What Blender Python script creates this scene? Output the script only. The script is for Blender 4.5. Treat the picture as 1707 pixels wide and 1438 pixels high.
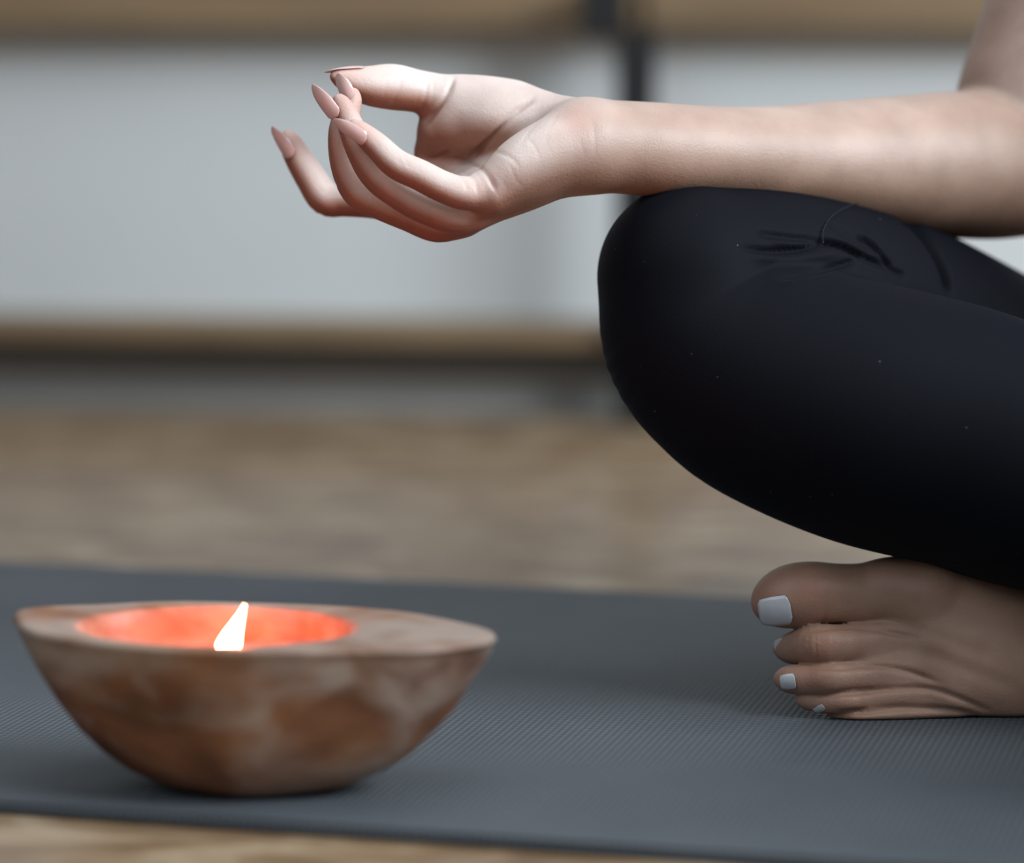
import bpy, bmesh, math, random
import numpy as np
from mathutils import Vector, Matrix
random.seed(4); rng = np.random.default_rng(4)
for o in list(bpy.data.objects): bpy.data.objects.remove(o)
S = bpy.context.scene; C = S.collection
# ------------------------------------------------------------------ camera
W, H = 1707, 1438
FPX = 5333.0; CAMH = 0.36; TILT = math.atan(719/FPX)
cd = bpy.data.cameras.new('camera'); cam = bpy.data.objects.new('camera', cd); C.objects.link(cam)
cam.location = (0, 0, CAMH); cam.rotation_euler = (math.pi/2 - TILT, 0, 0)
cd.sensor_width = 36; cd.lens = FPX*36/W; cd.clip_start = .05
cd.dof.use_dof = True; cd.dof.focus_distance = 1.585; cd.dof.aperture_fstop = (cd.lens/1000)/0.042
S.camera = cam
# ------------------------------------------------------------------ world, lights, exposure
S.view_settings.view_transform = 'Standard'; S.view_settings.look = 'None'
S.view_settings.gamma = 1; S.view_settings.use_curve_mapping = False
S.view_settings.exposure = 0.0
w = bpy.data.worlds.new('world'); S.world = w; w.use_nodes = True
w.node_tree.nodes['Background'].inputs[0].default_value = (.80, .90, 1.0, 1)
w.node_tree.nodes['Background'].inputs[1].default_value = 0.19
def area(name, loc, target, size, power, col):
    l = bpy.data.lights.new(name, 'AREA'); l.shape = 'RECTANGLE'; l.size, l.size_y = size; l.energy = power; l.color = col
    o = bpy.data.objects.new(name, l); C.objects.link(o); o.location = loc
    o.rotation_euler = (Vector(target)-Vector(loc)).to_track_quat('-Z', 'Y').to_euler(); return o
FLAME = 130; FLAMECOL = (1, .22, .115, 1)
area('window_light', (1.95, .75, 1.5), (0.1, 1.6, .1), (1.4, 1.2), 92, (.86, .94, 1.0))
area('ceiling_window_light', (-.1, 1.4, 2.4), (0.0, 1.8, 0), (1.8, 1.2), 20, (.93, .97, 1.0))
area('front_fill_light', (-1.0, -.4, 2.1), (0.0, 2.4, .2), (2.0, 1.4), 18, (.80, .92, 1.0))  # added fill above the camera to brighten the white back panels, not a window
# ------------------------------------------------------------------ helpers
_st, _ct = math.sin(TILT), math.cos(TILT)
def at(x, y, Y):
    """point of the room at forward distance Y seen towards (x, y)"""
    u, v = (x-W/2)/FPX, (H/2-y)/FPX
    d = np.array([u, _ct+v*_st, -_st+v*_ct]); return np.array([0, 0, CAMH]) + d*(Y/d[1])
def topx(p):
    p = np.asarray(p)-np.array([0, 0, CAMH]); f = p[:, 1]*_ct-p[:, 2]*_st; u = p[:, 1]*_st+p[:, 2]*_ct
    return np.stack([W/2+FPX*p[:, 0]/f, H/2-FPX*u/f], 1)
def mat(name):
    m = bpy.data.materials.new(name); m.use_nodes = True; nt = m.node_tree
    return m, nt, nt.nodes['Principled BSDF']
def N(nt, t, **kw):
    n = nt.nodes.new('ShaderNode'+t)
    for k, v in kw.items():
        if k.startswith('i_'):
            k = k[2:]; n.inputs[int(k) if k.isdigit() else k.replace('_', ' ')].default_value = v
        else: setattr(n, k, v)
    return n
def L(nt, a, b): nt.links.new(a, b)
def ramp(nt, fac, stops):
    r = N(nt, 'ValToRGB'); e = r.color_ramp.elements
    while len(e) < len(stops): e.new(.5)
    for i, (p, c) in enumerate(stops): e[i].position = p; e[i].color = (*c, 1)
    L(nt, fac, r.inputs[0]); return r
def lin(r, g, b):
    f = lambda c: (c/255/12.92) if c/255 < .04045 else ((c/255+.055)/1.055)**2.4
    return (f(r), f(g), f(b))
def mesh_obj(name, V, F, m, parent=None, smooth=True, loc=None):
    me = bpy.data.meshes.new(name); V = np.asarray(V, np.float32)
    if isinstance(F, np.ndarray):
        n = F.shape[1]; me.vertices.add(len(V)); me.vertices.foreach_set('co', V.ravel())
        me.loops.add(F.size); me.loops.foreach_set('vertex_index', F.ravel().astype(np.int32))
        me.polygons.add(len(F)); me.polygons.foreach_set('loop_start', np.arange(0, F.size, n, dtype=np.int32))
        me.polygons.foreach_set('loop_total', np.full(len(F), n, np.int32)); me.update(calc_edges=True); me.validate()
    else: me.from_pydata([tuple(map(float, v)) for v in V], [], F); me.update()
    me.polygons.foreach_set('use_smooth', np.full(len(me.polygons), smooth)); me.materials.append(m)
    o = bpy.data.objects.new(name, me); C.objects.link(o); o.parent = parent
    if loc is not None: o.location = loc
    return o
def bm_obj(name, bm, m, parent=None, smooth=False):
    me = bpy.data.meshes.new(name); bm.to_mesh(me); bm.free(); me.materials.append(m)
    me.polygons.foreach_set('use_smooth', np.full(len(me.polygons), smooth))
    o = bpy.data.objects.new(name, me); C.objects.link(o); o.parent = parent; return o
def box(bm, lo, hi, bev=0.0):
    r = bmesh.ops.create_cube(bm, size=1)['verts']; lo = Vector(lo); hi = Vector(hi)
    for v in r: v.co = Vector([(lo[i]+hi[i])/2+v.co[i]*(hi[i]-lo[i]) for i in range(3)])
    if bev: bmesh.ops.bevel(bm, geom=list({e for v in r for e in v.link_edges}), offset=bev, segments=2, affect='EDGES')
def empty(name, loc, rz=0):
    o = bpy.data.objects.new(name, None); C.objects.link(o); o.location = loc; o.rotation_euler = (0, 0, rz); o.empty_display_size = .05; return o
def tag(o, label=None, cat=None, kind=None, group=None):
    for k, v in (('label', label), ('category', cat), ('kind', kind), ('group', group)):
        if v: o[k] = v
    return o
# ------------------------------------------------------------------ implicit surfaces
def smin(a, b, k):
    h = np.maximum(k-np.abs(a-b), 0)/k; return np.minimum(a, b)-h*h*k*.25
def smax(a, b, k): return -smin(-a, -b, k)
def cone(P, a, b, ra, rb):
    ba = b-a; pa = P-a; t = np.clip(pa@ba/max(ba@ba, 1e-12), 0, 1)
    return np.sqrt(((pa-t[:, None]*ba)**2).sum(1))-(ra+(rb-ra)*t)
def spline(pts, n):
    """Catmull-Rom through rows (x,y,z,r,...)"""
    p = np.asarray(pts, float); p = np.vstack([2*p[0]-p[1], p, 2*p[-1]-p[-2]]); out = []
    for i in range(1, len(p)-2):
        for t in np.linspace(0, 1, n, endpoint=False):
            a, b, c, d = p[i-1:i+3]
            out.append(.5*(2*b+(c-a)*t+(2*a-5*b+4*c-d)*t*t+(3*b-a-3*c+d)*t**3))
    out.append(p[-2]); return np.array(out)
def px_chain(rows, n=0):
    """control rows (px x, px y, forward distance, px radius) -> points with radii in metres"""
    return np.array([[*at(x, y, Y), r*Y/FPX] for x, y, Y, r in rows])
def tube(P, ch, far=.035):
    """distance to a smooth tube of varying radius through the control rows"""
    c = ch[:, :3].mean(0); out = np.sqrt(((P-c)**2).sum(1))-(np.sqrt(((ch[:, :3]-c)**2).sum(1))+ch[:, 3]).max()*1.03
    near = out < far
    if not near.any(): return out
    Q = P[near]; n = len(ch)-1; p = np.vstack([2*ch[0]-ch[1], ch, 2*ch[-1]-ch[-2]])
    co = np.stack([np.stack([p[i+1], .5*(p[i+2]-p[i]), .5*(2*p[i]-5*p[i+1]+4*p[i+2]-p[i+3]), .5*(p[i+3]-p[i]+3*(p[i+1]-p[i+2]))]) for i in range(n)])
    ev = lambda i, t: co[i, 0]+t*(co[i, 1]+t*(co[i, 2]+t*co[i, 3]))
    best = np.full(len(Q), 1e9); s = np.zeros(len(Q))
    for i in range(n):
        for k in range(2):
            a, e = ev(i, k*.5), ev(i, k*.5+.5); ba = e[:3]-a[:3]; pa = Q-a[:3]; t = np.clip(pa@ba/max(ba@ba, 1e-12), 0, 1)
            d = np.sqrt(((pa-t[:, None]*ba)**2).sum(1))-(a[3]+(e[3]-a[3])*t); m = d < best; best[m] = d[m]; s[m] = i+(k+t[m])*.5
    for it in range(3):
        i = np.minimum(s.astype(int), n-1); t = (s-i)[:, None]; k0, k1, k2, k3 = co[i, 0], co[i, 1], co[i, 2], co[i, 3]
        v = k0+t*(k1+t*(k2+t*k3)); dd = v[:, :3]-Q; D = np.sqrt((dd**2).sum(1))+1e-9
        if it == 2: break
        dv = k1+t*(2*k2+3*t*k3); g = (dd*dv[:, :3]).sum(1)/D-dv[:, 3]; h = (dv[:, :3]**2).sum(1)/D
        s = np.clip(s-np.clip(g/h, -.3, .3), 0, n)
    out[near] = D-v[:, 3]; return out
def ell(P, c, R, r):
    q = (P-c)@R; r = np.asarray(r); k0 = np.sqrt(((q/r)**2).sum(1)); k1 = np.sqrt(((q/r**2)**2).sum(1))+1e-9
    return k0*(k0-1)/k1
def frame(x, z):
    x = np.array(x, float); x /= np.linalg.norm(x); z = np.array(z, float); z -= x*(z@x); z /= np.linalg.norm(z)
    return np.stack([x, np.cross(z, x), z], 1)
def polygonise(f, lo, hi, h, newton=1):
    lo = np.array(lo, float); B = 6
    nb = np.ceil((np.array(hi)-lo)/(h*B)).astype(int); n = nb*B
    bi = np.stack(np.meshgrid(*[np.arange(k) for k in nb], indexing='ij'), -1).reshape(-1, 3)
    cd_ = f(lo+(bi*B+(B-1)/2)*h); act = np.abs(cd_) < B*h*.87*1.35+2*h
    G = np.repeat(np.repeat(np.repeat(cd_.reshape(nb), B, 0), B, 1), B, 2).astype(np.float32)
    off = np.stack(np.meshgrid(*[np.arange(B)]*3, indexing='ij'), -1).reshape(-1, 3)
    idx = (bi[act][:, None]*B+off[None]).reshape(-1, 3)
    for s in range(0, len(idx), 400000):
        q = idx[s:s+400000]; G[q[:, 0], q[:, 1], q[:, 2]] = f(lo+q*h)
    s = G < 0; c = np.zeros(tuple(k-1 for k in n), np.int8)
    cor = [(i, j, k) for i in (0, 1) for j in (0, 1) for k in (0, 1)]
    for i, j, k in cor: c += s[i:n[0]-1+i, j:n[1]-1+j, k:n[2]-1+k]
    cells = np.argwhere((c > 0) & (c < 8)); vid = np.full(c.shape, -1, np.int32)
    vid[cells[:, 0], cells[:, 1], cells[:, 2]] = np.arange(len(cells))
    val = np.stack([G[cells[:, 0]+i, cells[:, 1]+j, cells[:, 2]+k] for i, j, k in cor], 1)
    acc = np.zeros((len(cells), 3)); cnt = np.zeros(len(cells))
    for a in range(8):
        for b in range(a+1, 8):
            if sum(x != y for x, y in zip(cor[a], cor[b])) != 1: continue
            m = (val[:, a] < 0) != (val[:, b] < 0); t = val[:, a]/np.where(m, val[:, a]-val[:, b], 1)
            p = np.array(cor[a])+t[:, None]*(np.array(cor[b])-np.array(cor[a])); acc[m] += p[m]; cnt[m] += 1
    V = lo+(cells+acc/cnt[:, None])*h; F = []
    for ax in range(3):
        u, v = (ax+1) % 3, (ax+2) % 3; sl = [slice(None)]*3; sl2 = [slice(None)]*3
        sl[ax] = slice(0, -1); sl2[ax] = slice(1, None)
        e = np.argwhere(s[tuple(sl)] != s[tuple(sl2)]); e = e[(e[:, u] > 0) & (e[:, v] > 0) & (e[:, u] < n[u]-1) & (e[:, v] < n[v]-1)]
        q = []
        for du, dv in ((1, 1), (0, 1), (0, 0), (1, 0)):
            g = e.copy(); g[:, u] -= du; g[:, v] -= dv; q.append(vid[g[:, 0], g[:, 1], g[:, 2]])
        q = np.stack(q, 1); inside = s[e[:, 0], e[:, 1], e[:, 2]]; q[~inside] = q[~inside][:, ::-1]
        F.append(q[(q >= 0).all(1)])
    F = np.vstack(F)
    for _ in range(newton):
        d = f(V); e = h*.25; g = np.stack([f(V+np.eye(3)[i]*e)-d for i in range(3)], 1); g /= np.linalg.norm(g, axis=1, keepdims=True)+1e-12
        V = V-np.clip(d, -h, h)[:, None]*g
    return V, F
def grad(f, V, e):
    d = f(V); g = np.stack([f(V+np.eye(3)[i]*e)-d for i in range(3)], 1)
    return g/(np.linalg.norm(g, axis=1, keepdims=True)+1e-12)
def polydist(px, poly):
    """distance and fraction along of px points to a polyline"""
    best = np.full(len(px), 1e9); fr = np.zeros(len(px)); poly = np.array(poly, float)
    for i in range(len(poly)-1):
        a, b = poly[i], poly[i+1]; ba = b-a; t = np.clip((px-a)@ba/(ba@ba), 0, 1)
        d = np.hypot(*(px-a-t[:, None]*ba).T); m = d < best; best[m] = d[m]; fr[m] = (i+t[m])/(len(poly)-1)
    return best, fr
def crease(V, Nn, lines, Yr=(0, 9)):
    """press folds into the surface that faces forward: (polyline, depth in mm, width in px)"""
    px = topx(V); vis = (Nn[:, 1] < .15) & (V[:, 1] > Yr[0]) & (V[:, 1] < Yr[1]); D = np.zeros(len(V))
    for poly, dep, wid in lines:
        pl = spline(poly, 6) if len(poly) > 2 else np.array(poly, float)
        d, fr = polydist(px, pl); D += dep*1e-3*np.exp(-(d/wid)**2)*np.clip(np.minimum(fr, 1-fr)*6+.15, 0, 1)
    return V-Nn*(D*vis)[:, None]
def color_attr(o, name, vals):
    a = o.data.attributes.new(name, 'FLOAT', 'POINT'); a.data.foreach_set('value', np.asarray(vals, np.float32))
# ------------------------------------------------------------------ materials
def skin_material():
    m, nt, b = mat('skin')
    palm = N(nt, 'Attribute', attribute_name='palm'); flush = N(nt, 'Attribute', attribute_name='flush')
    tc = N(nt, 'TexCoord'); n1 = N(nt, 'TexNoise', i_Scale=38, i_Detail=4); L(nt, tc.outputs['Object'], n1.inputs['Vector'])
    base = ramp(nt, n1.outputs[0], [(.3, (.31, .180, .125)), (.7, (.41, .248, .178))])
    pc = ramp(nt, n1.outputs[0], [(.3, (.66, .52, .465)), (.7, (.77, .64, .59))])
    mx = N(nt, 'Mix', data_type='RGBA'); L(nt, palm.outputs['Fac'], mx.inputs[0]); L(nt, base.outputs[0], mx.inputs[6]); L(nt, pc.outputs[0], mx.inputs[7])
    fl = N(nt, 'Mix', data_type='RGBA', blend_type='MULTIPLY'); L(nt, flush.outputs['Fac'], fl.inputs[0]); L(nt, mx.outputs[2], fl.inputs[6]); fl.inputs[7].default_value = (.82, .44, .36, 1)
    L(nt, fl.outputs[2], b.inputs['Base Color'])
    b.inputs['Roughness'].default_value = .48; b.inputs['Specular IOR Level'].default_value = .4
    b.inputs['Subsurface Weight'].default_value = .18; b.inputs['Subsurface Radius'].default_value = (.006, .0022, .0012); b.inputs['Subsurface Scale'].default_value = 1
    v1 = N(nt, 'TexVoronoi', i_Scale=900); L(nt, tc.outputs['Object'], v1.inputs['Vector'])
    n2 = N(nt, 'TexNoise', i_Scale=420, i_Detail=3); L(nt, tc.outputs['Object'], n2.inputs['Vector'])
    ad = N(nt, 'Math', operation='ADD'); L(nt, v1.outputs[0], ad.inputs[0]); L(nt, n2.outputs[0], ad.inputs[1])
    bp = N(nt, 'Bump', i_Strength=.18, i_Distance=.0006); L(nt, ad.outputs[0], bp.inputs['Height']); L(nt, bp.outputs[0], b.inputs['Normal'])
    return m
def nail_material(name, col, rough=.22):
    m, nt, b = mat(name); tc = N(nt, 'TexCoord'); n1 = N(nt, 'TexNoise', i_Scale=160, i_Detail=3); L(nt, tc.outputs['Object'], n1.inputs['Vector'])
    r = ramp(nt, n1.outputs[0], [(.3, tuple(c*.9 for c in col)), (.7, col)]); L(nt, r.outputs[0], b.inputs['Base Color'])
    b.inputs['Roughness'].default_value = rough; b.inputs['Coat Weight'].default_value = .4; b.inputs['Coat Roughness'].default_value = .1
    return m
def fabric_material(name, col, lint=True):
    m, nt, b = mat(name); tc = N(nt, 'TexCoord')
    n1 = N(nt, 'TexNoise', i_Scale=7, i_Detail=3); L(nt, tc.outputs['Object'], n1.inputs['Vector'])
    r = ramp(nt, n1.outputs[0], [(.3, tuple(c*.85 for c in col)), (.7, tuple(c*1.15 for c in col))])
    out = r.outputs[0]
    if lint:   # specks of lint
        v = N(nt, 'TexVoronoi', i_Scale=75, i_Randomness=1); L(nt, tc.outputs['Object'], v.inputs['Vector'])
        lt = N(nt, 'Math', operation='LESS_THAN', i_1=.035); L(nt, v.outputs['Distance'], lt.inputs[0])
        mx = N(nt, 'Mix', data_type='RGBA'); L(nt, lt.outputs[0], mx.inputs[0]); L(nt, out, mx.inputs[6]); mx.inputs[7].default_value = (.07, .07, .075, 1); out = mx.outputs[2]
    L(nt, out, b.inputs['Base Color']); b.inputs['Roughness'].default_value = .72; b.inputs['Specular IOR Level'].default_value = .11
    b.inputs['Sheen Weight'].default_value = .03; b.inputs['Sheen Roughness'].default_value = .4; b.inputs['Sheen Tint'].default_value = (.55, .66, .9, 1)
    n2 = N(nt, 'TexNoise', i_Scale=1100, i_Detail=2); L(nt, tc.outputs['Object'], n2.inputs['Vector'])
    bp = N(nt, 'Bump', i_Strength=.25, i_Distance=.0004); L(nt, n2.outputs[0], bp.inputs['Height']); L(nt, bp.outputs[0], b.inputs['Normal'])
    return m
def wood_material(name, c0, c1, scale=(2, 14, 14), rough=.55):
    m, nt, b = mat(name); tc = N(nt, 'TexCoord'); mp = N(nt, 'Mapping'); mp.inputs['Scale'].default_value = scale; L(nt, tc.outputs['Object'], mp.inputs[0])
    n1 = N(nt, 'TexNoise', i_Scale=2.2, i_Detail=6, i_Distortion=.6); L(nt, mp.outputs[0], n1.inputs['Vector'])
    r = ramp(nt, n1.outputs[0], [(.32, c0), (.68, c1)]); L(nt, r.outputs[0], b.inputs['Base Color']); b.inputs['Roughness'].default_value = rough
    bp = N(nt, 'Bump', i_Strength=.2, i_Distance=.001); L(nt, n1.outputs[0], bp.inputs['Height']); L(nt, bp.outputs[0], b.inputs['Normal'])
    return m
def plain(name, col, rough=.5, metal=0, var=.06, scale=6):
    m, nt, b = mat(name); tc = N(nt, 'TexCoord'); n1 = N(nt, 'TexNoise', i_Scale=scale, i_Detail=4); L(nt, tc.outputs['Object'], n1.inputs['Vector'])
    r = ramp(nt, n1.outputs[0], [(.3, tuple(c*(1-var) for c in col)), (.7, tuple(min(1, c*(1+var)) for c in col))]); L(nt, r.outputs[0], b.inputs['Base Color'])
    b.inputs['Roughness'].default_value = rough; b.inputs['Metallic'].default_value = metal; return m
M_skin = skin_material()
M_nail = nail_material('pink_nail_polish', (.76, .49, .46), .14); M_toenail = nail_material('white_nail_polish', (.50, .50, .53), .3)
M_legging = fabric_material('black_legging_fabric', (.0022, .0030, .0058)); M_thread = plain('black_thread', (.014, .016, .022), .6)
M_white = plain('white_panel_paint', (.62, .64, .645), .5, var=.02); M_wall = plain('white_wall_paint', (.66, .67, .67), .7, var=.03)
M_metal = plain('black_metal', (.006, .006, .0065), .6); M_kick = plain('grey_plinth_paint', (.36, .36, .35), .6, var=.03)
M_board = wood_material('bench_wood', (.165, .108, .058), (.26, .175, .098))
# ------------------------------------------------------------------ floor, wall, mat
def floor_material():
    m, nt, b = mat('oak_floor'); tc = N(nt, 'TexCoord'); mp = N(nt, 'Mapping'); mp.inputs['Rotation'].default_value = (0, 0, math.radians(12)); L(nt, tc.outputs['Object'], mp.inputs[0])
    br = N(nt, 'TexBrick', i_Scale=1, i_Mortar_Size=.0012, i_Brick_Width=1.2, i_Row_Height=.13); br.inputs['Color1'].default_value = (.9, .9, .9, 1); br.inputs['Color2'].default_value = (1.08, 1.06, 1.04, 1); br.inputs['Mortar'].default_value = (.5, .45, .4, 1); L(nt, mp.outputs[0], br.inputs['Vector'])
    m2 = N(nt, 'Mapping'); m2.inputs['Scale'].default_value = (5, 11, 1); L(nt, mp.outputs[0], m2.inputs[0])
    n1 = N(nt, 'TexNoise', i_Scale=2.6, i_Detail=7, i_Distortion=.8); L(nt, m2.outputs[0], n1.inputs['Vector'])
    r = ramp(nt, n1.outputs[0], [(.30, (.16, .095, .050)), (.5, (.27, .178, .105)), (.70, (.46, .355, .24))])
    mx = N(nt, 'Mix', data_type='RGBA', blend_type='MULTIPLY', i_0=1); L(nt, r.outputs[0], mx.inputs[6]); L(nt, br.outputs[0], mx.inputs[7]); L(nt, mx.outputs[2], b.inputs['Base Color'])
    b.inputs['Roughness'].default_value = .3; b.inputs['Specular IOR Level'].default_value = .42
    bp = N(nt, 'Bump', i_Strength=.1, i_Distance=.001); L(nt, br.outputs[1], bp.inputs['Height']); bp.invert = True; L(nt, bp.outputs[0], b.inputs['Normal']); return m
bm = bmesh.new(); box(bm, (-3.4, -1.0, -.04), (3.4, 3.6, 0)); fl = bm_obj('floor', bm, floor_material()); tag(fl, 'pale oak wooden floor around the mat', kind='structure')
WR = math.radians(-7.0); wdir = np.array([math.cos(WR), math.sin(WR), 0]); wn = np.array([-math.sin(WR), math.cos(WR), 0])
def mat_material():
    m, nt, b = mat('grey_mat_foam'); tc = N(nt, 'TexCoord'); sx = N(nt, 'SeparateXYZ'); L(nt, tc.outputs['Object'], sx.inputs[0])
    def wave(sock, per, ph=None):
        a = N(nt, 'Math', operation='MULTIPLY', i_1=2*math.pi/per); L(nt, sock, a.inputs[0]); o = a.outputs[0]
        if ph is not None:
            p = N(nt, 'Math', operation='ADD'); L(nt, o, p.inputs[0]); L(nt, ph, p.inputs[1]); o = p.outputs[0]
        s = N(nt, 'Math', operation='SINE'); L(nt, o, s.inputs[0]); return s.outputs[0]
    a = wave(sx.outputs[0], .0034); c = wave(sx.outputs[1], .0052)
    ab = N(nt, 'Math', operation='MULTIPLY', i_1=.6); L(nt, c, ab.inputs[0])
    ad = N(nt, 'Math', operation='ADD'); L(nt, a, ad.inputs[0]); L(nt, ab.outputs[0], ad.inputs[1])
    n1 = N(nt, 'TexNoise', i_Scale=9, i_Detail=5); L(nt, tc.outputs['Object'], n1.inputs['Vector'])
    r = ramp(nt, n1.outputs[0], [(.3, (.074, .085, .097)), (.7, (.093, .105, .118))])
    mr = N(nt, 'MapRange', i_1=-1.6, i_2=1.6, i_3=.72, i_4=1.14); L(nt, ad.outputs[0], mr.inputs[0])
    mx = N(nt, 'Mix', data_type='RGBA', blend_type='MULTIPLY', i_0=1); L(nt, r.outputs[0], mx.inputs[6]); L(nt, mr.outputs[0], mx.inputs[7]); L(nt, mx.outputs[2], b.inputs['Base Color'])
    b.inputs['Roughness'].default_value = .62; b.inputs['Specular IOR Level'].default_value = .35
    bp = N(nt, 'Bump', i_Strength=.55, i_Distance=.0006); L(nt, ad.outputs[0], bp.inputs['Height']); L(nt, bp.outputs[0], b.inputs['Normal']); return m
MR = math.radians(-15.0); MATZ = .006
bm = bmesh.new(); box(bm, (-.80, -.287, 0), (1.15, .287, MATZ), .0022); ym = bm_obj('yoga_mat', bm, mat_material())
ym.location = (-.082, 1.649, 0); ym.rotation_euler = (0, 0, MR)
tag(ym, 'dark grey textured yoga mat lying flat on the wooden floor', 'yoga mat')
# back wall with the low bench in front
Bo = at(1058, 706, 2.72); Bo[2] = 0
def wbox(name, x0, x1, y0, y1, z0, z1, m, parent=None, bev=0.0):
    bm = bmesh.new(); box(bm, (x0, y0, z0), (x1, y1, z1), bev); o = bm_obj(name, bm, m, parent)
    if parent is None: o.location = Bo; o.rotation_euler = (0, 0, WR)
    return o
tag(wbox('wall_back', -3.6, 3.6, .36, .46, 0, 2.6, M_wall), 'white painted back wall behind the low bench', kind='structure')
bench = empty('low_bench', Bo, WR); tag(bench, 'long low wooden bench with black metal posts and white back panels along the wall', 'bench')
for k in (-2, -1, 0, 1, 2):
    wbox('board', k*1.15+.004 if k else .004, k*1.15+1.146, .045, .30, .336, .380, M_board, bench, .002)
    wbox('shelf', k*1.15+.004, k*1.15+1.146, .002, .30, .064, .081, M_board, bench, .002)
    wbox('back_panel', k*1.15+.0, k*1.15+1.150, .095, .11, .081, .336, M_white, bench)
    wbox('kick_panel', k*1.15+.0, k*1.15+1.150, .06, .075, .0, .054, M_kick, bench)
    wbox('rail', k*1.15+.011, k*1.15+1.139, .012, .032, .050, .064, M_metal, bench)
for k in (-2, -1, 0, 1, 2, 3):
    wbox('post', k*1.15-.016, k*1.15+.016, -.016, .012, 0, .336, M_metal, bench, .0015)
    wbox('bracket', k*1.15-.046, k*1.15-.012, -.010, .044, .328, .376, M_metal, bench, .001)
# ------------------------------------------------------------------ wooden bowl and its candle
def bowl_material():
    m, nt, b = mat('mottled_wood'); tc = N(nt, 'TexCoord'); mp = N(nt, 'Mapping'); mp.inputs['Scale'].default_value = (1, 1.2, 1.6); L(nt, tc.outputs['Object'], mp.inputs[0])
    n1 = N(nt, 'TexNoise', i_Scale=16, i_Detail=3, i_Distortion=.4); L(nt, mp.outputs[0], n1.inputs['Vector'])
    n2 = N(nt, 'TexNoise', i_Scale=24, i_Detail=3, i_Distortion=.5); L(nt, mp.outputs[0], n2.inputs['Vector'])
    r = ramp(nt, n1.outputs[0], [(.28, (.065, .022, .010)), (.44, (.16, .060, .025)), (.58, (.25, .105, .047)), (.74, (.34, .20, .12))])
    # weathered grey patches, mostly on the rim and near it
    sx = N(nt, 'SeparateXYZ'); L(nt, tc.outputs['Object'], sx.inputs[0])
    zr = N(nt, 'MapRange', i_1=.030, i_2=.070, i_3=-.02, i_4=.17); L(nt, sx.outputs[2], zr.inputs[0])
    xr = N(nt, 'MapRange', i_1=-.02, i_2=.09, i_3=0, i_4=.10); L(nt, sx.outputs[0], xr.inputs[0])
    a = N(nt, 'Math', operation='ADD'); L(nt, n2.outputs[0], a.inputs[0]); L(nt, zr.outputs[0], a.inputs[1])
    a2 = N(nt, 'Math', operation='ADD'); L(nt, a.outputs[0], a2.inputs[0]); L(nt, xr.outputs[0], a2.inputs[1])
    g = N(nt, 'MapRange', i_1=.52, i_2=.80, i_3=0, i_4=.75); L(nt, a2.outputs[0], g.inputs[0])
    mx = N(nt, 'Mix', data_type='RGBA'); L(nt, g.outputs[0], mx.inputs[0]); L(nt, r.outputs[0], mx.inputs[6]); mx.inputs[7].default_value = (.36, .285, .235, 1)
    L(nt, mx.outputs[2], b.inputs['Base Color']); b.inputs['Roughness'].default_value = .5
    bp = N(nt, 'Bump', i_Strength=.3, i_Distance=.001); L(nt, n2.outputs[0], bp.inputs['Height']); L(nt, bp.outputs[0], b.inputs['Normal']); return m
def make_bowl():
    n = 96; ZR = .0741; th = np.linspace(0, 2*np.pi, n, endpoint=False); c, s = np.cos(th), np.sin(th)
    A, Bd = .1108, .0555
    ox = A*np.sign(c)*np.abs(c)**.96; oy = Bd*s*(1-.16*np.clip(c, 0, 1)**2)
    wob = .0016*np.sin(3*th+1)+.001*np.sin(7*th)
    ox = ox+wob*c; oy = oy+wob*s
    lift = -.0025*np.clip((c-.55)/.45, 0, 1)**2 + .003*np.clip((-c-.6)/.4, 0, 1)**2 - .0025*np.clip((c-.2)/.6, 0, 1)*np.clip(-s, 0, 1)   # the two tips curl up a little
    hx = -.0156+.0630*c; hy = .0460*s+.0005
    prof = [(1, .24), (.985, .34), (.95, .44), (.88, .545), (.78, .645), (.64, .745), (.48, .83), (.33, .895), (.2, .945), (.1, .978), (.04, .992)]
    rings = [(0*ox, 0*oy, 0*ox+.0)]
    for u, k in prof: rings.append((ox*k+.003*(1-k), oy*k**.72, ZR*(1-u)+lift*(1-u)**2))
    rings.append((ox*1.0, oy*1.0, ZR-.0025+lift)); rings.append((ox*.988, oy*.985, ZR-.0004+lift)); rings.append((ox*.965, oy*.96, ZR+lift*.9))
    for t in (.35, .7, .94): rings.append(((ox*(1-t)+hx*t), oy*(1-t)+hy*t, ZR+lift*(1-t)**2-.0008*t))
    rings.append((hx*.995-.0001, hy*.99, 0*hx+ZR-.0022))
    for t, k in ((.15, .97), (.35, .92), (.6, .82), (.85, .62), (1, .3)): rings.append((-.0156+(hx+.0156)*k, hy*k, 0*hx+ZR-.003-.046*t))
    V = [(0.003, 0, 0)]; F = []
    for r in rings[1:]: V += list(zip(*r))
    R = len(rings)-1
    for i in range(n): F.append((0, 1+(i+1) % n, 1+i))
    for k in range(R-1):
        for i in range(n):
            a = 1+k*n; b = a+n; j = (i+1) % n; F.append((a+i, a+j, b+j, b+i))
    V.append((-.0156, 0, ZR-.05)); e = len(V)-1; a = 1+(R-1)*n
    for i in range(n): F.append((a+i, a+(i+1) % n, e))
    V = np.array(V); nz = np.sin(V[:, 0]*71+V[:, 2]*60)*np.sin(V[:, 1]*83+1.3)*np.sin(V[:, 2]*90+V[:, 0]*40)
    V[:, :2] *= (1+.012*nz[:, None]); V[0, 2] = 0
    return V, F
BV, BF = make_bowl(); bp = at(414, 1049, 1.422); BZ = MATZ+.0002
bowl = mesh_obj('wooden_bowl', BV, BF, bowl_material()); bowl.location = (bp[0], 1.422, BZ); bowl.rotation_euler = (0, 0, math.radians(-8))
tag(bowl, 'rustic boat shaped bowl of mottled brown wood on the yoga mat', 'bowl')
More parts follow.
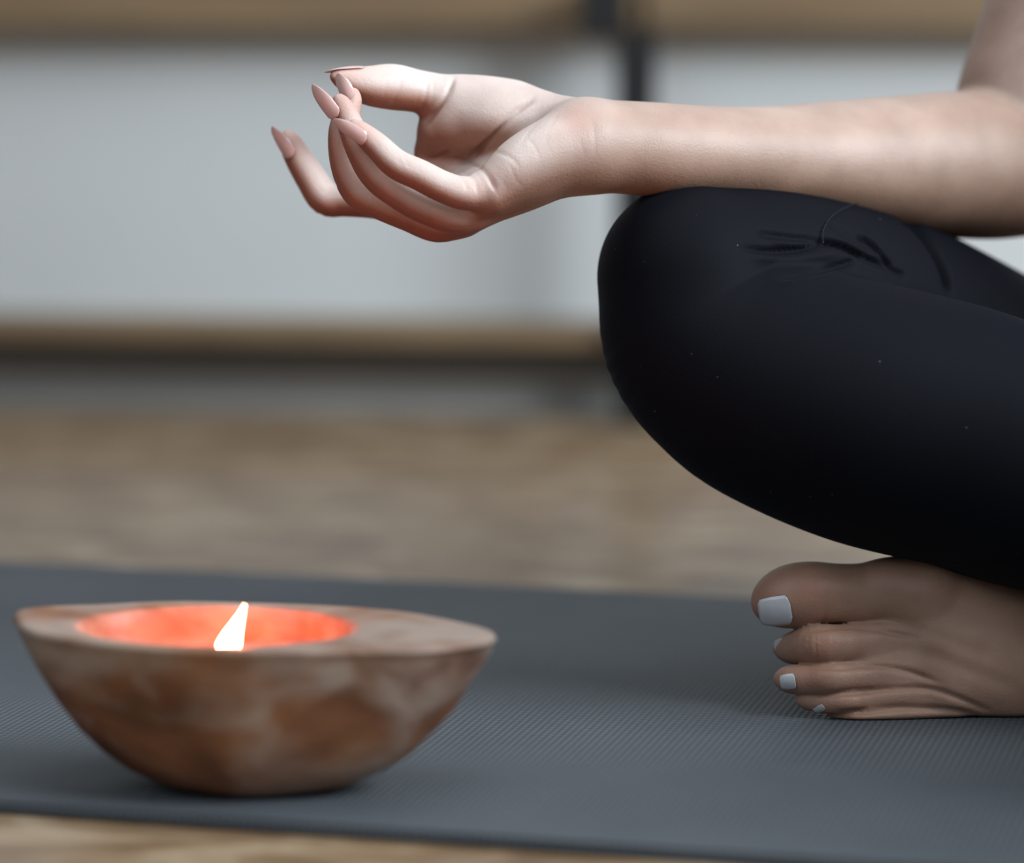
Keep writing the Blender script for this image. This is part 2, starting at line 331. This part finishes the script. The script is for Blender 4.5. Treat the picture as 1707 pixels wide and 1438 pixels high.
cr = math.radians(-8); cc = (bp[0]-.0156*math.cos(cr), 1.422-.0156*math.sin(cr), BZ)
candle = empty('candle', (cc[0], cc[1], BZ+.025)); tag(candle, 'lit candle burning with a leaning flame inside the wooden bowl', 'candle')
def lathe(rows, n=32):
    V = [(rows[0][0]*0, 0, rows[0][1])]; F = []
    for r, z in rows: V += [(r*math.cos(2*math.pi*i/n), r*math.sin(2*math.pi*i/n), z) for i in range(n)]
    for i in range(n): F.append((0, 1+(i+1) % n, 1+i))
    for k in range(len(rows)-1):
        for i in range(n): a = 1+k*n; j = (i+1) % n; F.append((a+i, a+j, a+n+j, a+n+i))
    V.append((0, 0, rows[-1][1])); e = len(V)-1; a = 1+(len(rows)-1)*n
    for i in range(n): F.append((a+i, a+(i+1) % n, e))
    return np.array(V), F
m, nt, b = mat('candle_wax'); b.inputs['Base Color'].default_value = (.80, .50, .42, 1); b.inputs['Roughness'].default_value = .4; b.inputs['Subsurface Weight'].default_value = .3; b.inputs['Subsurface Radius'].default_value = (.01, .004, .003); b.inputs['Subsurface Scale'].default_value = 1
wv, wf = lathe([(.010, .0015), (.026, .006), (.033, .015), (.0325, .0165), (.026, .0158), (.006, .0150)]); wv[:, 0] *= 1.25; wv[:, 1] *= .92
mesh_obj('wax', wv, wf, m, candle)
wk = np.array([(0, 0, .012, .0010), (.0005, 0, .019, .0010), (.002, .0003, .026, .0009), (.0042, .0005, .030, .0006)])
def sweep(ch, n=10):
    V = []; F = []
    for i, p in enumerate(ch):
        t = ch[min(i+1, len(ch)-1), :3]-ch[max(i-1, 0), :3]; fr = frame(t, (0, 1, .2) if abs(t[1]) < .9*np.linalg.norm(t) else (1, 0, 0))
        V += [p[:3]+p[3]*(math.cos(2*math.pi*k/n)*fr[:, 1]+math.sin(2*math.pi*k/n)*fr[:, 2]) for k in range(n)]
    for i in range(len(ch)-1):
        for k in range(n): a = i*n; j = (k+1) % n; F.append((a+k, a+j, a+n+j, a+n+k))
    F += [tuple(range(n))[::-1], tuple(range((len(ch)-1)*n, len(ch)*n))]
    return np.array(V), F
wkv, wkf = sweep(spline(wk, 4)); mesh_obj('wick', wkv, wkf, plain('burnt_wick', (.02, .015, .012), .8), candle)
m, nt, b = mat('candle_flame'); nt.nodes.remove(b); em = N(nt, 'Emission', i_Strength=FLAME); em.inputs[0].default_value = FLAMECOL; L(nt, em.outputs[0], nt.nodes['Material Output'].inputs[0])
fx, fz = (377-356)*.000268, 0
base = np.array([fx+.0005, 0, .0235])
fr_ = np.array([(0, 0, 0, .0016), (-.0006, 0, .0035, .0040), (-.0008, 0, .008, .0054), (-.0001, 0, .0135, .0056), (.0015, 0, .019, .0043), (.0040, 0, .0250, .0025), (.0061, 0, .0300, .0011), (.0075, 0, .0340, .0002)])
fr_[:, :3] += base; wk2 = fx
flv, flf = sweep(spline(fr_, 5), 24); flame = mesh_obj('flame', flv, flf, m, candle)
bpy.data.objects['wick'].location = (fx, 0, 0)
# ------------------------------------------------------------------ the person
person = empty('person', (.47, 1.78, MATZ)); tag(person, 'barefoot person in black leggings sitting cross-legged on the mat, right palm up on the knee', 'person')
PC = np.array([.48, 1.74, 0]); RT = np.array([-.8, .6, 0]); FW = np.array([-.6, -.8, 0]); UP = np.array([0, 0, 1.])
def mirror(V): d = (V-PC)@RT; return V-2*d[..., None]*RT
def body(r, f, z): return PC+RT*r+FW*f+UP*z
def pz(obj): obj.matrix_parent_inverse = Matrix.Translation(-Vector(person.location)); return obj
# ---- right hand and arm
PINKY = px_chain([(820, 318, 1.580, 32), (775, 322, 1.573, 28.5), (738, 311, 1.571, 26.5), (700, 292, 1.570, 26), (660, 273, 1.570, 25), (628, 243, 1.572, 22), (604, 222, 1.573, 18), (592, 211, 1.574, 13)])
RING = px_chain([(800, 342, 1.592, 32), (762, 360, 1.588, 30), (708, 346, 1.586, 27), (664, 321, 1.586, 27), (626, 290, 1.586, 27), (600, 248, 1.586, 24), (582, 203, 1.588, 21), (571, 178, 1.589, 17), (566, 168, 1.589, 12)])
MIDDLE = px_chain([(770, 360, 1.606, 33), (730, 373, 1.604, 31), (680, 357, 1.603, 28), (632, 338, 1.603, 27), (597, 318, 1.603, 28), (577, 275, 1.603, 26), (572, 225, 1.603, 25), (579, 190, 1.604, 22), (586, 168, 1.605, 17), (588, 158, 1.606, 12)])
INDEX = px_chain([(730, 345, 1.630, 31), (680, 345, 1.636, 28), (620, 337, 1.641, 27), (575, 334, 1.645, 27), (543, 331, 1.647, 28), (519, 298, 1.649, 26), (497, 262, 1.650, 23), (485, 240, 1.650, 19), (480, 229, 1.650, 13)])
THUMB = px_chain([(850, 188, 1.640, 50), (795, 175, 1.641, 47), (742, 163, 1.640, 38.5), (695, 152, 1.637, 35.5), (655, 145, 1.630, 38), (618, 143, 1.622, 33), (590, 137, 1.617, 25), (571, 131, 1.614, 17), (561, 128, 1.613, 11)])
META = [px_chain([(960, 248, 1.597, 55), (890, 285, 1.588, 46), (820, 320, 1.580, 32)], 3), px_chain([(960, 248, 1.603, 56), (880, 300, 1.596, 46), (795, 344, 1.592, 33)], 3),
        px_chain([(960, 248, 1.608, 58), (870, 300, 1.606, 46), (770, 360, 1.606, 33)], 3), px_chain([(955, 245, 1.618, 55), (860, 290, 1.622, 44), (730, 345, 1.630, 31)], 3)]
HYPO = px_chain([(975, 240, 1.598, 62), (925, 252, 1.588, 56), (868, 277, 1.581, 46), (822, 312, 1.578, 33)], 3)
THEN_A = px_chain([(930, 205, 1.625, 40), (850, 185, 1.640, 48), (770, 178, 1.641, 45)], 3)
THEN_B = px_chain([(905, 205, 1.626, 38), (820, 200, 1.630, 48), (738, 214, 1.640, 39)], 3)
THEN_C = px_chain([(760, 215, 1.638, 40), (738, 232, 1.642, 35), (722, 252, 1.645, 30)])
FLOOR_ = px_chain([(890, 235, 1.628, 40), (800, 262, 1.640, 34), (722, 285, 1.645, 30)], 3)
ARM_A = px_chain([(985, 243, 1.604, 69), (1080, 250, 1.615, 71), (1200, 259, 1.635, 71), (1300, 268, 1.652, 78), (1400, 272, 1.672, 92), (1500, 277, 1.693, 107), (1600, 277, 1.715, 117), (1660, 283, 1.725, 113), (1712, 284, 1.735, 104)], 4)
ARM_B = px_chain([(985, 240, 1.624, 62), (1080, 246, 1.637, 64), (1200, 256, 1.655, 66), (1400, 262, 1.695, 80), (1600, 270, 1.735, 95), (1700, 275, 1.745, 90)], 4)
UPPER = px_chain([(1690, 272, 1.738, 108), (1699, 180, 1.745, 107), (1722, 100, 1.752, 106), (1757, 0, 1.762, 108), (1788, -110, 1.778, 112), (1825, -310, 1.812, 125), (1846, -480, 1.838, 140), (1850, -560, 1.845, 120)])
def hand_sdf(P):
    palm = None
    for m_ in META+[HYPO]:
        d = tube(P, m_); palm = d if palm is None else smin(palm, d, .007)
    palm = smin(palm, tube(P, FLOOR_), .008)
    th = smin(smin(tube(P, THEN_A), tube(P, THEN_B), .008), tube(P, THEN_C), .006); palm = smin(palm, th, .005)
    d = None
    for fch in (PINKY, RING, MIDDLE, INDEX):
        e = smin(palm, tube(P, fch), .0045); d = e if d is None else smin(d, e, .0009)
    d = smin(d, smin(palm, tube(P, THUMB), .006), .0012)
    return d
def arm_sdf(P, hand=True):
    fore = smin(tube(P, ARM_A), tube(P, ARM_B), .02); d = smin(fore, tube(P, UPPER), .006)
    near = P[:, 0] < .13
    if hand and near.any():
        d = d.copy(); d[near] = smin(d[near], hand_sdf(P[near]), .012)
    return d
Xs = .055
V1, F1 = polygonise(arm_sdf, (-.165, 1.53, .20), (.31, 1.88, .392), .0009)
V2, F2 = polygonise(lambda P: arm_sdf(P), (.15, 1.56, .20), (.50, 1.93, .62), .003)
q2 = V2[F2]; F2 = F2[((q2[:, :, 0] > .309) | (q2[:, :, 2] > .391)).any(1)]      # the upper arm goes on where the finer mesh ends
PALMDIR = np.array([.30, -.35, .80]); PALMDIR /= np.linalg.norm(PALMDIR)
creases = [
    ([(889, 163), (850, 196), (815, 233), (785, 262), (752, 274)], 2.0, 5), ([(900, 168), (860, 180), (835, 200)], .8, 4), ([(905, 180), (870, 195), (846, 214)], .5, 3.5),
    ([(752, 252), (730, 262), (708, 268)], 1.0, 4), ([(812, 240), (785, 253), (762, 268)], .8, 4),
    ([(756, 130), (742, 165), (722, 190), (704, 212)], 1.7, 4.5), ([(713, 128), (710, 160), (700, 186)], .8, 3), ([(668, 125), (666, 148), (652, 176)], .9, 4), ([(722, 128), (722, 160), (715, 180)], .5, 3),
    ([(742, 262), (790, 272), (812, 290), (826, 318)], 1.0, 4), ([(780, 258), (815, 250), (850, 262), (868, 282)], .7, 4), ([(750, 285), (772, 300), (780, 320)], .7, 3), ([(764, 283), (790, 300), (797, 325)], .7, 3), ([(880, 230), (893, 248), (900, 266)], .5, 3),
    ([(838, 300), (846, 318)], .4, 3), ([(850, 272), (858, 296), (872, 312)], .4, 3), ([(985, 195), (992, 230), (990, 262)], .45, 4), ([(968, 232), (975, 262)], .3, 3),
    ([(664, 262), (672, 285)], .5, 4), ([(672, 258), (682, 280)], .4, 4), ([(590, 172), (603, 190)], .3, 3),
    ([(836, 250), (815, 262), (800, 280)], .8, 4), ([(900, 200), (880, 222), (866, 246)], .35, 3), ([(930, 190), (915, 215), (908, 240)], .3, 3), ([(700, 150), (694, 172)], .4, 3), ([(646, 130), (640, 165)], .4, 3), ([(598, 262), (612, 270)], .4, 3), ([(502, 262), (515, 256)], .5, 3), ([(548, 300), (562, 312)], .6, 4)]
def flush_of(V, tips, rad):
    f = np.zeros(len(V))
    for c, k in tips: f = np.maximum(f, k*np.exp(-((V-c)**2).sum(1)/rad**2))
    return f
def skin_join(parts):
    Vs, Fs, k = [], [], 0
    for V, F in parts: Vs.append(V); Fs.append(F+k); k += len(V)
    return np.vstack(Vs), np.vstack(Fs)
N1 = grad(arm_sdf, V1, .0006)
V1 = crease(V1, N1, [(a_, d_*(1.5 if d_ > .95 else .45), w_*.95) for a_, d_, w_ in creases])
# ---- left foot, outer edge on the mat, below the right shin
BIG = px_chain([(1285, 1004, 1.5780, 33), (1297, 1000, 1.5790, 45), (1318, 994, 1.5800, 54), (1350, 990, 1.5800, 55.5), (1395, 990, 1.5830, 52), (1440, 990, 1.5850, 53), (1485, 985, 1.5850, 58), (1540, 992, 1.5850, 68)], 4)
SECOND = px_chain([(1306, 1080, 1.5800, 18), (1318, 1080, 1.5780, 26), (1345, 1077, 1.5710, 33), (1368, 1075, 1.5650, 36), (1400, 1074, 1.5680, 34), (1445, 1071, 1.5750, 36), (1500, 1066, 1.5780, 42), (1560, 1062, 1.5790, 50)], 4)
THIRD = px_chain([(1304, 1131, 1.5660, 15), (1318, 1132, 1.5640, 24), (1350, 1132, 1.5610, 27), (1385, 1131, 1.5580, 27.5), (1420, 1129, 1.5620, 26), (1460, 1126, 1.5670, 28), (1520, 1115, 1.5700, 36), (1590, 1100, 1.5740, 50)], 4)
FOURTH = px_chain([(1338, 1166, 1.5620, 12), (1352, 1168, 1.5610, 17), (1390, 1170, 1.5580, 21), (1415, 1169, 1.5570, 22), (1445, 1167, 1.5620, 22.5), (1500, 1158, 1.5650, 29), (1560, 1146, 1.5700, 36), (1610, 1135, 1.5760, 50)], 4)
FIFTH = px_chain([(1386, 1197, 1.560, 11), (1398, 1198, 1.559, 15), (1430, 1197, 1.557, 17.5), (1475, 1195, 1.558, 19), (1530, 1191, 1.562, 25), (1580, 1184, 1.568, 32), (1630, 1168, 1.575, 48)], 4)
DORS = [px_chain([(1395, 1038, 1.587, 24), (1450, 1040, 1.588, 30), (1540, 1045, 1.588, 40)]), px_chain([(1420, 1105, 1.572, 20), (1480, 1100, 1.573, 28), (1560, 1100, 1.576, 40)]), px_chain([(1430, 1150, 1.566, 16), (1500, 1140, 1.567, 26), (1580, 1140, 1.571, 40)]), px_chain([(1440, 1182, 1.564, 13), (1500, 1178, 1.565, 20), (1580, 1165, 1.569, 36)]),
        px_chain([(1530, 998, 1.590, 70), (1620, 1025, 1.589, 76), (1720, 1060, 1.592, 82), (1830, 1085, 1.602, 92)]), px_chain([(1560, 1070, 1.578, 58), (1660, 1090, 1.580, 76), (1760, 1100, 1.590, 84), (1830, 1090, 1.60, 90)]),
        px_chain([(1600, 1140, 1.573, 54), (1690, 1150, 1.576, 66), (1780, 1140, 1.588, 74)]), px_chain([(1500, 1010, 1.612, 60), (1520, 1090, 1.604, 60), (1560, 1150, 1.594, 46), (1640, 1165, 1.588, 46)]),
        px_chain([(1830, 1085, 1.602, 92), (1930, 1100, 1.612, 95), (2010, 1110, 1.625, 90)])]
LSHIN = np.array([[*at(1845, 1080, 1.603), .028], [.345, 1.545, .092, .034], [.405, 1.475, .125, .044], [.46, 1.41, .165, .050]])
def foot_sdf(P):
    b_ = None
    for c in DORS: d = tube(P, c); b_ = d if b_ is None else smin(b_, d, .012)
    d = None
    for c in (BIG, SECOND, THIRD, FOURTH, FIFTH):
        e = smin(b_, tube(P, c), .006); d = e if d is None else smin(d, e, .001)
    return d
def foot_all(P):
    d = smin(foot_sdf(P), tube(P, LSHIN), .012); return smax(d, MATZ+.0002-P[:, 2], .003)
V3, F3 = polygonise(foot_all, (.10, 1.53, 0), (.29, 1.66, .115), .0011)
V3b, F3b = polygonise(foot_all, (.29-.003, 1.36, 0), (.52, 1.70, .16), .003)
N3 = grad(foot_all, V3, .0008)
V3 = crease(V3, N3, [([(1380, 972), (1380, 1000), (1374, 1030), (1368, 1042)], .5, 4), ([(1400, 990), (1404, 1012)], .3, 4), ([(1412, 988), (1416, 1014)], .3, 4), ([(1424, 990), (1427, 1012)], .25, 4),
    ([(1335, 1052), (1400, 1044), (1450, 1047), (1530, 1064)], 1.4, 5), ([(1345, 1109), (1400, 1112), (1450, 1108), (1510, 1118), (1570, 1140)], 1.6, 5), ([(1380, 1157), (1440, 1152), (1500, 1147), (1560, 1150), (1650, 1185)], 2.0, 5), ([(1395, 1187), (1450, 1185), (1500, 1179), (1570, 1182), (1630, 1192)], 2.0, 5), ([(1480, 1040), (1560, 1058), (1660, 1100)], .8, 14), ([(1530, 1085), (1600, 1110), (1700, 1150)], 1.0, 14)])
# ---- the right foot under the left shin, and torso, neck and head (beyond the picture)
def torso_sdf(P):
    q = [(0, 0, .13, .10), (0, .005, .22, .092), (0, .01, .30, .088), (0, .0, .40, .098), (0, -.01, .48, .085)]
    def wide(k, off):
        return tube(P, np.array([[*body(off*s_, f, z), r*k] for (r_, f, z, r), s_ in zip(q, (1, .75, .7, 1, 1.1))]))
    d = smin(smin(wide(1, .06), wide(1, -.06), .03), wide(1.02, 0), .03)
    sh = cone(P, body(.15, -.01, .515), body(-.15, -.01, .515), .045, .045); d = smin(d, sh, .05)
    for s_ in (1, -1): d = smin(d, cone(P, body(.035*s_, -.02, .585), body(.13*s_, -.012, .535), .028, .036), .04)
    for s_ in (1, -1): d = smin(d, cone(P, body(.075*s_, .075, .405), body(.072*s_, .095, .395), .045, .035), .03)
    nk = cone(P, body(0, -.015, .52), body(0, .012, .64), .055, .049); return smin(d, nk, .05)
HD = body(0, .03, .715); HF = np.stack([RT, FW, UP], 1)
def head_sdf(P):
    d = ell(P, HD+UP*.03, HF, (.074, .092, .090)); d = smin(d, ell(P, HD+FW*.022-UP*.035, HF, (.056, .068, .075)), .03)
    d = smin(d, ell(P, HD+FW*.070-UP*.082, HF, (.026, .02, .018)), .02)
    for s_ in (1, -1):
        d = smax(d, -ell(P, HD+RT*.031*s_+FW*.100-UP*.004, HF, (.018, .016, .011)), .012)
        d = smin(d, ell(P, HD+RT*.031*s_+FW*.079-UP*.004, HF, (.0135, .0115, .0105)), .003)
        d = smin(d, ell(P, HD+RT*.074*s_-UP*.012-FW*.005, HF, (.008, .017, .030)), .006)
        d = smin(d, ell(P, HD+RT*.008*s_+FW*.093-UP*.040, HF, (.008, .009, .007)), .006)
    d = smin(d, cone(P, HD+FW*.090+UP*.005, HD+FW*.104-UP*.036, .006, .0095), .012)
    d = smin(d, ell(P, HD+FW*.086-UP*.060, HF, (.021, .010, .0042)), .003); d = smin(d, ell(P, HD+FW*.085-UP*.068, HF, (.018, .011, .0048)), .003)
    return d
def bust_sdf(P):
    d = smin(torso_sdf(P), head_sdf(P), .02)
    for s_ in (0, 1): Q = mirror(P) if s_ else P; d = smin(d, tube(Q, UPPER), .03)
    return d
lo = np.array([.20, 1.44, .13]); V4, F4 = polygonise(bust_sdf, lo, (.76, 2.0, .90), .0045)
RF = np.array([[.40, 1.52, .065, .030], [.45, 1.50, .050, .032], [.50, 1.475, .040, .030], [.56, 1.45, .033, .024]])
def rfoot_sdf(P):
    d = tube(P, RF); b0 = np.array([.555, 1.452, .034])
    for k in range(5):
        o = np.array([.012, .030, 0])*(k-2)*.55+np.array([0, 0, .004*(k == 0)]); t = b0+o; e = t+np.array([.040-.006*k, -.016+.002*k, -.014])
        d = smin(d, cone(P, t, e, .0125-.0008*k, .0095-.0008*k), .006)
    d = smin(d, cone(P, np.array([.395, 1.52, .060]), np.array([.375, 1.475, .040]), .030, .026), .02)
    return smax(d, MATZ+.0002-P[:, 2], .003)
V5, F5 = polygonise(rfoot_sdf, (.32, 1.38, 0), (.64, 1.60, .11), .003)
V1m, F1m = polygonise(arm_sdf, (-.165, 1.53, .20), (Xs, 1.68, .365), .0018)
V2m, F2m = polygonise(arm_sdf, (Xs-.0018, 1.56, .20), (.50, 1.93, .62), .005)
parts = [(V1, F1), (V2, F2), (V3, F3), (V3b, F3b), (V4, F4), (V5, F5), (mirror(V1m), F1m[:, ::-1]), (mirror(V2m), F2m[:, ::-1])]
BVs, BFs = skin_join(parts)
pal, flu = [], []
tips = [(c[-2, :3], .55) for c in (PINKY, RING, MIDDLE, INDEX, THUMB)]+[(at(800, 320, 1.56), .35), (at(960, 205, 1.585), .45)]
for i, (V, F) in enumerate(parts):
    if i in (0, 1, 6, 7):
        src = {0: V1, 1: V2, 6: V1m, 7: V2m}[i]; f_ = N1 if i == 0 else grad(arm_sdf, src, .001)
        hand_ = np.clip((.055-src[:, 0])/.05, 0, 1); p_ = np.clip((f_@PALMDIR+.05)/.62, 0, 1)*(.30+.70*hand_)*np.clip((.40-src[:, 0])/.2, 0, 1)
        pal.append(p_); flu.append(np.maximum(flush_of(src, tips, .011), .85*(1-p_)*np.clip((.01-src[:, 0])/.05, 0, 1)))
    elif i == 2:
        pal.append(np.zeros(len(V))); flu.append(flush_of(V, [(at(1355, 985, 1.563), .4), (at(1365, 1075, 1.553), .4), (at(1345, 1130, 1.55), .35), (at(1285, 1000, 1.575), .4), (at(1400, 1197, 1.55), .3)], .012))
    elif i == 4: pal.append(np.zeros(len(V))); flu.append(flush_of(V, [(HD+FW*.095-UP*.064+RT*q_, .9) for q_ in (-.013, 0, .013)]+[(HD+RT*.031*s_+FW*.092+UP*.018, .8) for s_ in (1, -1)], .008))
    else: pal.append(np.zeros(len(V))); flu.append(np.zeros(len(V)))
bodyo = pz(mesh_obj('body', BVs, BFs, M_skin, person)); color_attr(bodyo, 'palm', np.concatenate(pal)); color_attr(bodyo, 'flush', np.concatenate(flu))

# ---- nails
def nail(name, m, root, tip, normal, width, curve=.9, thick=.0006, square=.0, lift=0.0, nu=14, nv=10, label=None):
    """plate from root to tip, bulging along normal; width in metres"""
    t = tip-root; Lg = np.linalg.norm(t); fr = frame(t, normal); V = []; F = []
    for side in (0, 1):
        for i in range(nu+1):
            u = i/nu
            prof = (1-(max(0, (u-.35))/.65)**2.2*(1-square)) ** .75*(1-(1-min(1, u/.16))**2*.55)
            if square: prof = min(prof, 1)*(1-max(0, (u-.93)/.07)**2*.25)
            prof = max(prof, .05)
            for j in range(nv+1):
                v = -1+2*j/nv; hw = width/2*prof
                x = u*Lg; y = v*hw; R = width/2/curve; z = math.sqrt(max(R*R-y*y, 1e-9))-R+.10*Lg*(1-(2*u-1)**2)*.55+lift*u-side*thick*(1 if 0 < j < nv and 0 < i < nu else .3)
                V.append(root+fr@np.array([x, y, z]))
    n1 = (nu+1)*(nv+1)
    for i in range(nu):
        for j in range(nv):
            a = i*(nv+1)+j; q = (a, a+1, a+nv+2, a+nv+1); F.append(q[::-1]); F.append(tuple(k+n1 for k in q))
    rim = [j for j in range(nv+1)]+[i*(nv+1)+nv for i in range(1, nu+1)]+[nu*(nv+1)+j for j in range(nv-1, -1, -1)]+[i*(nv+1) for i in range(nu-1, 0, -1)]
    for a, b in zip(rim, rim[1:]+rim[:1]): F.append((a, b, b+n1, a+n1))
    o = pz(mesh_obj(name, V, F, m, person))
    if label: o['label'] = label
    return o
def view(r, u, t): return np.array([r, -t, u], float)     # right, up, towards the camera side
nail('fingernail', M_nail, at(607, 238, 1.5655), at(556, 198, 1.5665), view(-.35, -.40, .85), .0088, .92)      # little finger
nail('fingernail', M_nail, at(558, 197, 1.583), at(520, 140, 1.584), view(-.65, .05, .75), .0092, .75)       # ring
nail('fingernail', M_nail, at(578, 168, 1.598), at(563, 121, 1.598), view(-.55, .15, .8), .0088, .92)        # middle
nail('fingernail', M_nail, at(481, 264, 1.6425), at(453, 210, 1.641), view(-.62, -.2, .75), .0092, .92)        # index
nail('fingernail', M_nail, at(606, 111, 1.620), at(540, 120, 1.611), view(-.1, .95, -.25), .0105, .7, label='thumb nail seen edge-on from below')
nail('toenail', M_toenail, at(1319, 1018, 1.5625), at(1265, 1023, 1.5660), view(-.15, -.22, .95), .0160, .5, square=.75, label='white polished nail of the big toe')
nail('toenail', M_toenail, at(1326, 1136, 1.5530), at(1300, 1138, 1.5555), view(-.25, -.1, .95), .0082, .6, square=.7)
nail('toenail', M_toenail, at(1309, 1076, 1.5715), at(1290, 1080, 1.5775), view(-.7, .1, .7), .0085, .6, square=.7)
nail('toenail', M_toenail, at(1375, 1180, 1.5535), at(1356, 1185, 1.5568), view(-.3, -.5, .8), .0046, .6, square=.7)
# ---- leggings
THIGH = px_chain([(1150, 455, 1.625, 152), (1300, 480, 1.652, 170), (1450, 545, 1.690, 194), (1600, 630, 1.725, 204), (1750, 735, 1.770, 219)], 4)
THIGH = np.vstack([THIGH, [[*body(.115, .05, .115), .086], [*body(.08, -.03, .12), .095]]])
SHIN = px_chain([(1150, 470, 1.615, 150), (1172, 560, 1.612, 170), (1235, 615, 1.606, 187), (1310, 648, 1.602, 205), (1450, 691, 1.595, 221), (1600, 728, 1.590, 221), (1707, 766, 1.584, 215), (1830, 815, 1.578, 190), (1980, 880, 1.56, 150), (2150, 985, 1.535, 110)], 4)
LTH = np.array([[*body(-.238, .322, .205), .050], [*body(-.215, .27, .20), .060], [*body(-.16, .15, .16), .078], [*body(-.115, .05, .115), .088], [*body(-.08, -.03, .12), .095]])
LSH = np.array([[*body(-.238, .322, .205), .052], [.46, 1.41, .165, .060], [.405, 1.475, .125, .052], [.345, 1.545, .092, .040], [*at(1845, 1080, 1.603), .0345]])
def leg_right(P): return smin(tube(P, THIGH), tube(P, SHIN), .006)
def leg_all(P):
    d = leg_right(P); far = P[:, 0] > .22
    if far.any():
        Q = P[far]; e = smin(tube(Q, LTH), tube(Q, LSH), .012)
        hips = cone(Q, body(.08, -.03, .12), body(-.08, -.03, .12), .108, .108); e = smin(e, hips, .04); e = smin(e, cone(Q, body(0, -.02, .13), body(0, .0, .27), .137, .113), .04)
        d = d.copy(); d[far] = smin(d[far], e, .006)
    return smax(d, MATZ+.0002-P[:, 2], .004)
L1, G1 = polygonise(leg_all, (.02, 1.50, 0), (.30, 1.86, .30), .0014)
L2, G2 = polygonise(leg_all, (.30-.004, 1.25, 0), (.80, 2.0, .30), .005)
NL = grad(leg_all, L1, .0012)
folds = [([(1236, 413), (1290, 419), (1340, 414), (1378, 404), (1425, 420), (1450, 434)], 3.2, 5), ([(1262, 388), (1310, 395), (1370, 401)], 2.0, 5), ([(1370, 402), (1410, 410), (1440, 425)], 2.2, 4.5), ([(1298, 464), (1350, 457), (1400, 443), (1428, 433)], 2.6, 5),
    ([(1382, 372), (1415, 392), (1450, 418)], 1.6, 5), ([(1430, 392), (1452, 408), (1472, 430), (1487, 447)], 3.4, 4.5), ([(1440, 430), (1465, 440), (1490, 452), (1510, 460)], 2.4, 4.5),
    ([(1502, 362), (1532, 384), (1558, 419), (1575, 455), (1583, 490)], 6.0, 5)]
L1 = crease(L1, NL, folds)
ridges = [([(1245, 428), (1320, 432), (1400, 422)], -1.3, 8), ([(1395, 400), (1440, 421), (1470, 433)], -1.2, 5), ([(1280, 402), (1330, 408), (1370, 409)], -1.0, 5), ([(1300, 476), (1360, 468), (1420, 447)], -1.0, 9), ([(1438, 388), (1462, 408), (1486, 440)], -1.0, 5)]
L1 = crease(L1, NL, ridges)
LV, LF = skin_join([(L1, G1), (L2, G2)])
leg = pz(mesh_obj('leggings', LV, LF, M_legging, person))
# seam stitched across the knee
def on_surface(poly, V, Nn, n=60):
    px = topx(V); vis = np.where((Nn[:, 1] < .2))[0]; pts = spline(poly, 20); out = []
    for p in pts[:, :2]:
        d = np.hypot(*(px[vis]-p).T); k = vis[np.argsort(d)[:12]]; k = k[np.argmin(V[k, 1])]; out.append(at(p[0], p[1], V[k, 1]-.0004))
    return np.array(out)
def stitches(poly, name='stitch_line'):
    pts = on_surface(poly, L1, NL); Vs, Fs = [], []; acc = 0; k = 0
    for a, b in zip(pts[:-1:2], pts[1::2]):
        if np.linalg.norm(b-a) > .006: continue
        v, f = sweep(np.array([[*a, .00034], [*((a+b)/2+np.array([0, -.0002, .0001])), .00042], [*b, .00034]]), 6); Vs.append(v); Fs += [tuple(i+k for i in q) for q in f]; k += len(v)
    o = pz(mesh_obj(name, np.vstack(Vs), Fs, M_thread, person)); return o
st = stitches([(1372, 405), (1372, 385), (1385, 362), (1410, 346), (1440, 338), (1470, 342)]); st['kind'] = 'stuff'
# ---- top and hair
def top_sdf(P):
    d = torso_sdf(P)-.004; r = (P-PC)@RT; f = (P-PC)@FW; z = P[:, 2]
    neck = np.sqrt((r/1.0)**2+((z-.62)/1.25)**2)-.115; d = smax(d, -neck, .004)
    for s_ in (1, -1): d = smax(d, -(np.sqrt((r-s_*.185)**2+((z-.50)/1.5)**2)-.062), .004)
    return smax(d, .15-z, .004)
TV, TF = polygonise(top_sdf, (.24, 1.48, .16), (.72, 1.98, .62), .004)
pz(mesh_obj('tank_top', TV, TF, fabric_material('black_top_fabric', (.012, .012, .014), False), person))
def hair_sdf(P):
    d = ell(P, HD+UP*.036-FW*.008, HF, (.081, .099, .094)); q = (P-HD)@HF
    d = smax(d, (q[:, 1]-.045-.5*np.clip(q[:, 2]-.055, -.02, .05)*0-.9*np.clip(q[:, 2]-.03, 0, .08)), .012); d = smax(d, -.055-q[:, 2]-.0*q[:, 1], .02)
    d = smin(d, ell(P, HD-FW*.105+UP*.085, HF, (.036, .034, .034)), .012)
    return d+.0012*np.sin(q[:, 0]*420+np.sin(q[:, 2]*50)*2)
HV, HFc = polygonise(hair_sdf, HD-.17, HD+.17, .0035); pz(mesh_obj('hair', HV, HFc, plain('dark_brown_hair', (.03, .018, .012), .45, var=.3, scale=60), person))
